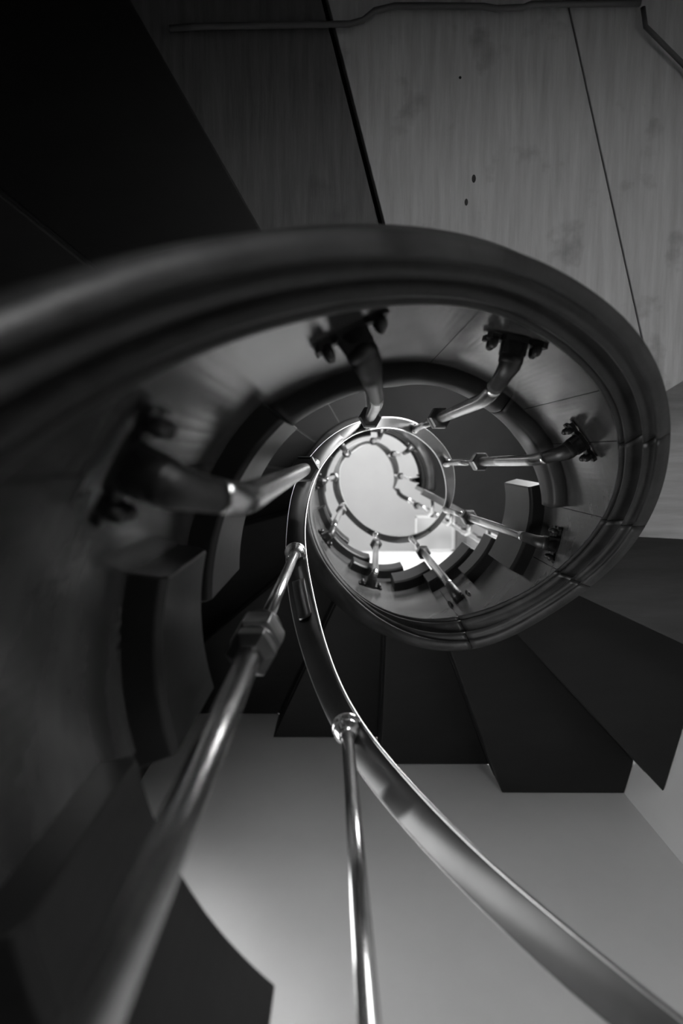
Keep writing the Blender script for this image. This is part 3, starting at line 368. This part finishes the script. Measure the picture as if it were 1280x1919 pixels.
def clip(poly, p, n):
    """keep the part of poly where (q-p).n >= 0"""
    out = []
    for a, b in zip(poly, poly[1:]+poly[:1]):
        da = (a[0]-p[0])*n[0]+(a[1]-p[1])*n[1]; db = (b[0]-p[0])*n[0]+(b[1]-p[1])*n[1]
        if da >= 0: out.append(a)
        if da*db < 0:
            k = da/(da-db); out.append((a[0]+(b[0]-a[0])*k, a[1]+(b[1]-a[1])*k))
    return out

# ---------------------------------------------------------------- steps
for i, (s, e, zb, zt, r0, r1, zu) in enumerate(STEPS):
    st = thing('stair_step', M3(*plan((r0+r1)/2, 2.4), zu), STEP_LABELS[i], 'stair step', 'winding steps of the spiral stair')
    tb = MB(); wd = wedge(r0+0.02, r1-0.02); tb.prism(wd, zu, zt)
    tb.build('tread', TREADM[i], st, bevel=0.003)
    rb = MB()
    a = r0-0.2
    zlow = STEPS[i-1][3] if i and abs(STEPS[i-1][5]-r0) < 1 else (6.0 if r0 == 328 else zu-0.6)
    if zlow < zu+0.2:
        ri, ro = RF(a)+.25, to_wall(a)-.01; th = tang(a)*0.02*UN
        p0, p1 = at(a, ri, 0), at(a, ro, 0)
        rb.box((p0+p1)/2+Vector((0, 0, (zlow+zu)/2*UN)), (p1-p0)/2, th, Vector((0, 0, abs(zu-zlow)/2*UN+0.002)))
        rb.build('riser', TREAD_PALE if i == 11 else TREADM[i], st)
    if s is not None:
        nb = MB(); rows = []
        for t in frange(s, e, 2.0):
            r = RF(t); pr = 0.125
            rows.append([at(t, r+.03, zb), at(t, r-pr+.02, zb+.02), at(t, r-pr, zb+.06), at(t, r-pr, zt-.045), at(t, r-pr+.04, zt), at(t, r+.05, zt)])
        nb.grid(rows, True, False, True)
        nb.build('return_nosing', WOOD_BLOCK, st, bevel=0.0022)

# ---------------------------------------------------------------- quarter landing with its pale soffit boards
base = wedge(240.3, 327.7)
land = thing('quarter_landing', M3(1.2, -2.4, 5), 'quarter landing with wide pale scratched soffit boards under its deck, above the curved string', 'landing')
L1a, L1b = (.287, -1.83), (-.148, -3.43)
L2a, L2b = (2.33, -1.07), (1.68, -3.46)
def nrm(a, b): d = (b[0]-a[0], b[1]-a[1]); k = math.hypot(*d); return (d[1]/k, -d[0]/k)
n1 = nrm(L1b, L1a); n2 = nrm(L2b, L2a)
if n1[0] > 0: n1 = (-n1[0], -n1[1])      # pointing to -x
if n2[0] > 0: n2 = (-n2[0], -n2[1])
g1, g2 = 0.024, 0.006
off = lambda p, n, k: (p[0]+n[0]*k, p[1]+n[1]*k)
neg = lambda n: (-n[0], -n[1])
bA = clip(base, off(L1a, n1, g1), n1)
bB = clip(clip(base, off(L1a, neg(n1), g1), neg(n1)), off(L2a, n2, g2), n2)
bC = clip(base, off(L2a, neg(n2), g2), neg(n2))
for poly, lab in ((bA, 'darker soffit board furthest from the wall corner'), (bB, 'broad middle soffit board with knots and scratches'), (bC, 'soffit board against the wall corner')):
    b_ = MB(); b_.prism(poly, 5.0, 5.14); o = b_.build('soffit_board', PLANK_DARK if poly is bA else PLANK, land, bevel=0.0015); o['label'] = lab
    if poly is bB:
        for kx_, ky_, ka, kb in ((1.01, -2.13, .018, .035), (.955, -1.955, .015, .03), (.89, -2.87, .012, .012)):
            kn = MB(); kn.lathe(M3(kx_, ky_, 5.003), Vector((0, 0, -1)), [(0, ka*UN), (.006*UN, ka*.8*UN)], 12)
            kn.v = [Vector((v.x, ky_*UN+(v.y-ky_*UN)*kb/ka, v.z)) for v in kn.v]
            kn.build('knot', TREAD_DARK, o)
dk = MB(); dk.prism(base, 5.16, 5.6); dk.build('landing_deck', TREAD_DARK, land)

# ---------------------------------------------------------------- upper landing
# edge runs out from the well along ED
P0 = plan(727, RF(727)-.05); ED = (.882, .471)
XE = 7.0
kx = (XE-P0[0])/ED[0]
up = [plan(t, RF(t)+.0) for t in frange(625.3, 727, 4)]
up += [P0, (XE, P0[1]+ED[1]*kx), (XE, -4.6), (-1.2, -4.6)]
ul = thing('upper_landing', M3(2.2, -.8, UP_LO), 'dark upper landing slab with a straight edge, at the head of the spiral stair', 'landing')
m_ = MB(); m_.prism(up, UP_LO, UP_HI); m_.build('landing_slab', SLAB, ul, bevel=0.003)
fa = MB(); en = (-ED[1], ED[0])
for k0, k1, z0, z1, out in ((0, kx, UP_LO-.9, UP_HI+.05, .10), (0, kx, UP_LO-1.0, UP_LO-.75, .16)):
    a = (P0[0]+ED[0]*k0, P0[1]+ED[1]*k0); b = (P0[0]+ED[0]*k1, P0[1]+ED[1]*k1)
    fa.prism([a, b, (b[0]+en[0]*out, b[1]+en[1]*out), (a[0]+en[0]*out, a[1]+en[1]*out)], z0, z1)
fa.build('edge_fascia', WOOD_FACE, ul, bevel=0.002)

# ---------------------------------------------------------------- handrail
rail = thing('handrail', M3(AX/UN, AY/UN, 4), 'polished flat metal handrail ribbon winding up round the open well', 'handrail')
RT = 0.05
def rail_section(pi, po):
    d = (po-pi); w = d.length; d.normalize(); z = Vector((0, 0, 1)); h = RT*UN; c = 0.010*UN
    return [pi+d*c, po-d*c, po+z*c, po+z*(h-c), po-d*c+z*h, pi+d*c+z*h, pi+z*(h-c), pi+z*c]
rows = []
for t in frange(58, 746, 1.5):
    rows.append(rail_section(interp(RI, t), interp(RO, t)))
# bend at the top, then straight along the landing edge
m0 = (interp(RI, 746)+interp(RO, 746))/2
pth = [m0, M3(1.875, 1.26, 21.3), M3(1.91, 1.37, 21.32), M3(2.02, 1.47, 21.33), M3(2.2, 1.57, 21.34), M3(5.4, 3.30, 21.34)]
for i in range(1, len(pth)):
    d = (pth[min(i+1, len(pth)-1)]-pth[i-1]); d.z = 0; d.normalize(); s_ = Vector((d.y, -d.x, 0)); w = .075*UN
    rows.append(rail_section(pth[i]-(-s_)*w if False else pth[i]+Vector((-d.y, d.x, 0))*w, pth[i]-Vector((-d.y, d.x, 0))*w))
mbr = MB(); mbr.grid(rows, True, True, True); rbo = mbr.build('rail_bar', RAILM, rail); rbo.data.set_sharp_from_angle(angle=math.radians(30))
for tab, sgn, r_ in ((RI, -1, .0085), (RO, 1, .003)):  # bright strips added in place of the light caught by the rail edges
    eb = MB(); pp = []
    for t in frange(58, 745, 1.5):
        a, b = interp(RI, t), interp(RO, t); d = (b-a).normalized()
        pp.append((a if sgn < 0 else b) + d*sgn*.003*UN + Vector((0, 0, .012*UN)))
    eb.tube(pp, r_*UN, 8); eo = eb.build('edge_highlight', EDGEM, rail); eo['label'] = 'added highlight strip on the %s edge' % ('inner' if sgn < 0 else 'outer')
def splice(t, L):
    b = MB(); rw = []
    for tt in frange(t-L, t+L, 1.0):
        m = (interp(RI, tt)+interp(RO, tt))/2; a = (interp(RO, tt)-interp(RI, tt)); w = a.length*.30; a.normalize()
        rw.append([m + a*(w*math.cos(q)) - Vector((0, 0, 1))*(w*.85*math.sin(q)-.001) for q in [PI*k/12 for k in range(13)]])
    b.grid(rw, True, False, True)
    for i_ in range(len(b.sm)): b.sm[i_] = len(b.f[i_]) == 4
    return b.build('splice_cover', RAILM, rail)
splice(158.5, 5.5); splice(406, 7)

# ---------------------------------------------------------------- balusters
RR = 0.051*UN
def dist_rod(p, q, k): return p.lerp(q, k)
def baluster(idx, p, e, f, tf, small=False):
    bal = thing('baluster', f, BAL_LABELS[idx], 'baluster', 'metal balusters of the spiral stair')
    d = (e-p); L = d.length; d.normalize()
    seg = 12 if small else 18
    kn = NUTS[idx]/4.1
    nut = p + d*(L*kn)
    big = 1.06 if idx < 2 else 1.0
    b = MB(); b.tube([p-d*0.002, p+d*(L*kn)], RR*(.72 if idx < 2 else .84), seg); b.build('upper_rod', METAL, bal)
    c = MB(); k = 0.02*UN
    c.lathe(p+d*.0, d, [(0, .062*UN), (k, .07*UN), (2*k, .062*UN), (2.3*k, .055*UN), (3*k, .062*UN), (4*k, .06*UN), (5*k, .045*UN), (6*k, .036*UN)], 24)
    if idx < 2:
        c.v = [p+d*((v-p).dot(d)*1.2)+((v-p)-d*(v-p).dot(d))*1.3 for v in c.v]
    c.build('flange_collar', METAL, bal)
    h = MB(); R = .115*UN*big; H = .20*UN*big
    h.lathe(nut-d*(H*.5), d, [(0, R*.80), (.012*UN, R*.96), (H*.35, R), (H*.65, R), (H-.012*UN, R*.96), (H, R*.80)], hexa=True)
    if idx in (0, 1):
        for s_ in (-1, 1): h.lathe(nut+d*(s_*H*.62)-d*.02*UN, d, [(0, R*.7), (.012*UN, R*.82), (.03*UN, R*.82), (.045*UN, R*.7)], 24)
        h.lathe(nut+d*(H*1.1)-d*.1*UN, d, [(0, R*.75), (.02*UN, R*.9), (.10*UN, R*.9), (.16*UN, R*.55)], hexa=True)
    h.build('hex_nut', NUTM, bal, bevel=0.0008 if not small else 0)
    # lower rod, bent outwards to the string
    nv = -rad(tf)                                 # out of the string face
    g = f + nv*0.16*UN
    a0 = nut; bend = min(0.35*UN, (g-e).length*.5, (e-a0).length*.4)
    p1 = e - d*bend; d2 = (g-e).normalized(); p2 = e + d2*bend
    arc = [p1*(1-u)**2+e*2*u*(1-u)+p2*u*u for u in [k/8 for k in range(9)]]
    pts = [a0, a0.lerp(p1, .5)]+arc+[p2.lerp(g, .6), g, f+nv*0.03*UN]
    ke = 2+5                                      # index of the elbow's middle
    m = MB(); m.tube(pts[:ke+3], RR, seg); m.build('lower_rod', METAL, bal)
    ap = pts[ke+2:]; n_ = len(ap)
    m = MB(); m.tube(ap, [RR*1.0]*(n_-4)+[RR*1.02, RR*1.08, RR*1.25, RR*1.5] if n_ >= 4 else RR*1.2, seg); m.build('bracket_arm', IRON, bal)
    # bracket
    tg = tang(tf); zz = Vector((0, 0, 1))
    q = MB()
    q.lathe(f+nv*.16*UN, -nv, [(0, .05*UN), (.02*UN, .07*UN), (.05*UN, .07*UN), (.07*UN, .06*UN)], 20)
    q.box(f+nv*.055*UN, tg*.065*UN, zz*.058*UN, nv*.045*UN)
    out = [(-.235, .085), (-.20, .10), (-.165, .07), (-.12, .05), (-.085, .085), (.085, .085), (.12, .05), (.165, .07), (.20, .10), (.235, .085), (.225, .03), (.20, 0), (.225, -.03)]
    out += [(.235, -.085), (.20, -.10), (.165, -.07), (.12, -.05), (.085, -.085), (-.085, -.085), (-.12, -.05), (-.165, -.07), (-.20, -.10), (-.235, -.085), (-.225, -.03), (-.20, 0), (-.225, .03)]
    out = [(x*.74, y*.74) for x, y in out]; n_ = len(out); rf = RF(tf)
    fr = [f+tg*x*UN+zz*y*UN+nv*(.03+x*x*.0 + (rf-math.sqrt(max(rf*rf-x*x, 0)))*1.0)*UN for x, y in out]
    bk = [v-nv*.032*UN for v in fr]
    fs = [[i, (i+1) % n_, n_+(i+1) % n_, n_+i] for i in range(n_)]
    cen = len(fr+bk)
    q.add(fr+bk+[f+nv*.03*UN, f-nv*.002*UN], fs+[[(i+1) % n_, i, cen] for i in range(n_)]+[[n_+i, n_+(i+1) % n_, cen+1] for i in range(n_)])
    br = q.build('bracket_plate', IRON, bal)
    for x in (-.125, .125):
        for y in (-.042, .042):
            o = MB(); o.lathe(f+tg*x*UN+zz*y*UN+nv*.045*UN, nv, [(-.02*UN, .024*UN), (.012*UN, .026*UN), (.032*UN, .022*UN), (.044*UN, .010*UN)], 10)
            o.build('bolt', IRON, br)
    return bal
for i, (p, e, f, tf) in enumerate(BAL):
    baluster(i, Vector(p), Vector(e), Vector(f), tf, i > 8)
# straight run along the upper landing edge
for k in range(7):
    q0 = M3(2.2, 1.57, 21.34).lerp(M3(5.4, 3.30, 21.34), .03+k*.155)
    foot = Vector((P0[0]+ED[0]*(.45+k*.56), P0[1]+ED[1]*(.45+k*.56), 0)); nv = Vector((en[0], en[1], 0))
    ff = M3(foot.x+en[0]*.10, foot.y+en[1]*.10, UP_HI-.45); pe = Vector((q0.x, q0.y, ff.z+.02))
    bal = thing('baluster', ff, STRAIGHT_LABELS[k], 'baluster', 'balusters of the straight upper railing')
    b = MB(); b.tube([q0, pe.lerp(q0, .1), pe.lerp(ff, .25), ff], RR, 10); b.build('bent_rod', METAL, bal)
    h = MB(); h.lathe(q0.lerp(pe, .35), Vector((0, 0, -1)), [(0, .09*UN), (.02*UN, .12*UN), (.2*UN, .12*UN), (.22*UN, .09*UN)], hexa=True); h.build('hex_nut', NUTM, bal)
    c = MB(); c.lathe(q0, Vector((0, 0, -1)), [(0, .075*UN), (.05*UN, .09*UN), (.1*UN, .045*UN)], 14); c.build('flange_collar', METAL, bal)
    w = MB(); w.box(ff-nv*.0, Vector((ED[0], ED[1], 0))*.2*UN, Vector((0, 0, .08*UN)), nv*.02*UN); w.build('bracket_plate', IRON, bal)

# ---------------------------------------------------------------- shell
def wall(name, a, b, z0, z1, m, holes=(), th=0.5):
    """wall from plan point a to b (inside on the left of a->b is the stairwell); holes: (u0,u1,h0,h1) along the wall in units"""
    a, b = Vector(a), Vector(b); d = (b-a); L = d.length; d.normalize(); n = Vector((d.y, -d.x))
    def block(u0, u1, h0, h1, s):
        if u1-u0 < 1e-4 or h1-h0 < 1e-4: return
        p, q = a+d*u0, a+d*u1
        s.prism([tuple(p), tuple(q), tuple(q+n*th), tuple(p+n*th)], h0, h1)
    s = MB(); u = 0
    for (u0, u1, h0, h1) in sorted(holes):
        block(u, u0, z0, z1, s); block(u0, u1, z0, h0, s); block(u0, u1, h1, z1, s); u = u1
    block(u, L, z0, z1, s)
    return struct(s.build(name, m))
def window(name, a, b, u0, u1, h0, h1, pane, bars=(2, 2), depth=.25):
    a, b = Vector(a), Vector(b); d = (b-a); d.normalize(); n = Vector((d.y, -d.x)); d3 = Vector((d.x, d.y, 0)); n3 = Vector((n.x, n.y, 0))
    cpt = a+d*((u0+u1)/2)+n*depth; c = M3(cpt.x, cpt.y, (h0+h1)/2)
    root = bpy.data.objects.new(name, None); C.objects.link(root); root.location = c; struct(root)
    w, h = (u1-u0)/2*UN, (h1-h0)/2*UN; t = .06*UN; zz = Vector((0, 0, 1))
    f = MB()
    for s_ in (-1, 1):
        f.box(c+d3*s_*(w-t), d3*t, zz*h, n3*t); f.box(c+zz*s_*(h-t), d3*w, zz*t, n3*t)
    for k in range(1, bars[0]): f.box(c+d3*(-w+2*w*k/bars[0]), d3*t*.6, zz*h, n3*t*.8)
    for k in range(1, bars[1]): f.box(c+zz*(-h+2*h*k/bars[1]), d3*w, zz*t*.6, n3*t*.8)
    f.build('window_frame', WHITE_PAINT, root)
    p = MB(); cc = c+n3*t*.6
    p.box(cc, d3*w*.99, zz*h*.99, n3*.004); p.build('window_pane', pane, root)
FLOOR = -ZB/UN
CEIL = 30.0

WL = WALLS
PW = lambda i: WL[i]
# order with the inside on the left: south goes west->east reversed
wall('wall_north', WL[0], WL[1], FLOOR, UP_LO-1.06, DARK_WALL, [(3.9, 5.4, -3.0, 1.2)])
window('fill_window_5', WL[0], WL[1], 3.9, 5.4, -3.0, 1.2, FILL_NORTH, (2, 3))  # unseen window, added to light the landing soffit from below
wall('wall_northeast', WL[1], WL[2], FLOOR, UP_LO-1.06, PLASTER, [(.5, 2.9, 8.0, 13.5)])
wall('wall_east', WL[2], WL[3], FLOOR, UP_LO-1.06, PLASTER)
wall('wall_south', WL[3], WL[4], FLOOR, CEIL, PLASTER)
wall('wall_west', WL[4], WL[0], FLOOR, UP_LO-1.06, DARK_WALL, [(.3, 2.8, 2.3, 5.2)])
window('window_1', WL[1], WL[2], .5, 2.9, 8.0, 13.5, SKY_MID, (2, 3))
window('fill_window_2', WL[4], WL[0], .3, 2.8, 2.3, 5.2, FILL_LOW, (2, 2))  # unseen window, added to grade the light along the south wall
fl = MB(); fl.prism([(-4, -5), (8, -5), (8, 6), (-4, 6)], FLOOR-.4, FLOOR); struct(fl.build('floor', FLOOR_TILE))
# upper room
UZ = UP_LO+.02
wall('wall_upper_north', (-4, -4.6), (7, -4.6), UZ, CEIL, PLASTER, [(2.5, 9, 20, 28)])
wall('wall_upper_east', (7, -4.6), (7, 4.8), UZ, CEIL, PLASTER)
wall('wall_upper_west', (-4, 4.8), (-4, -4.6), UZ, CEIL, PLASTER)
se = MB(); se.prism([(3.98, 4.8), (7.5, 4.8), (7.5, 5.3), (3.98, 5.3)], UZ, CEIL); se.prism([(-4.5, 4.8), (-3, 4.8), (-3, 5.3), (-4.5, 5.3)], UZ, CEIL); struct(se.build('wall_upper_south', PLASTER))
window('window_3', (-4, -4.6), (7, -4.6), 2.5, 9, 20, 28, SKY_UP, (4, 2))
ce = MB()
def ring(s, outer, hole, z0, z1):
    (x0, y0, x1, y1), (a0, b0, a1, b1) = outer, hole
    for r in ((x0, y0, a0, y1), (a1, y0, x1, y1), (a0, y0, a1, b0), (a0, b1, a1, y1)):
        if r[2]-r[0] > 1e-3 and r[3]-r[1] > 1e-3: s.prism([(r[0], r[1]), (r[2], r[1]), (r[2], r[3]), (r[0], r[3])], z0, z1)
ring(ce, (-4.5, -5.1, 7.5, 5.3), (3.55, 3.1, 5.4, 4.75), CEIL, CEIL+.6); struct(ce.build('ceiling', CEIL_PAINT))
rl = bpy.data.objects.new('window_4', None); C.objects.link(rl); rl.location = M3(4.5, 3.9, CEIL); struct(rl)
f = MB()
for (x0, y0, x1, y1) in ((3.5, 3.05, 3.58, 4.78), (5.33, 3.05, 5.45, 4.78), (3.5, 3.02, 5.45, 3.12), (3.5, 4.7, 5.45, 4.79)): f.prism([(x0, y0), (x1, y0), (x1, y1), (x0, y1)], CEIL-.06, CEIL+.1)
f.build('window_frame', WHITE_PAINT, rl)
bm_ = MB(); bm_.prism([(5.5, 2.4), (5.95, 2.4), (5.95, 4.78), (5.5, 4.78)], CEIL-.5, CEIL-.01); struct(bm_.build('trim_4', CABLE))
pn = MB(); pn.prism([(3.6, 3.1), (5.35, 3.1), (5.35, 4.72), (3.6, 4.72)], CEIL+.2, CEIL+.24); pn.build('window_pane', SKY_ROOF, rl)
# cable and trunking where the landing soffit meets the wall
cb = MB(); cb.tube([M3(*p) for p in CABLE1], .022*UN, 8); tag(cb.build('cable', CABLE), 'thin grey cable clipped along the top of the dark wall under the landing', 'cable')
cb = MB(); cb.tube([M3(*p) for p in CABLE2], .018*UN, 8); tag(cb.build('cable', CABLE), 'thin pale cable bent round the wall corner at the top right', 'cable')
tr = MB(); tr.prism([(-1.28, -3.61), (.15, -3.61), (.15, -3.40), (-1.28, -3.40)], 4.35, 4.7); tag(tr.build('trunking', DARK_WALL, bevel=.002), 'black rectangular trunking on the wall above the left end of the cable', 'trunking')
for k in range(3):
    a, b = Vector(WL[1]), Vector(WL[2]); d = (b-a).normalized(); n = Vector((-d.y, d.x))
    p, q = a+d*(.12), a+d*2.2; o = MB(); o.prism([tuple(p), tuple(q), tuple(q+n*.06), tuple(p+n*.06)], 4.62-.22*k, 4.70-.22*k); struct(o.build('trim_%d' % (k+1), PLASTER))


wd = bpy.data.worlds.new('world'); bpy.context.scene.world = wd; wd.use_nodes = True
wd.node_tree.nodes['Background'].inputs[0].default_value = (0, 0, 0, 1); wd.node_tree.nodes['Background'].inputs[1].default_value = 0

# ---------------------------------------------------------------- camera
cam = bpy.data.cameras.new('camera'); co = bpy.data.objects.new('camera', cam); C.objects.link(co)
R = Matrix(CAMR)                                  # rows: image right, image down, view direction
m4 = Matrix(((R[0][0], -R[1][0], -R[2][0], 0), (R[0][1], -R[1][1], -R[2][1], 0), (R[0][2], -R[1][2], -R[2][2], ZB), (0, 0, 0, 1)))
co.matrix_world = m4
cam.sensor_fit = 'HORIZONTAL'; cam.sensor_width = 24.0; cam.lens = 24.0*1150/1280
cam.clip_start = 0.01; cam.clip_end = 60
cam.dof.use_dof = True; cam.dof.focus_distance = 1.2; cam.dof.aperture_fstop = 3.4
bpy.context.scene.camera = co
vs = bpy.context.scene.view_settings
vs.view_transform = 'Standard'; vs.look = 'None'; vs.gamma = 1.0; vs.exposure = 0.0; vs.use_curve_mapping = False
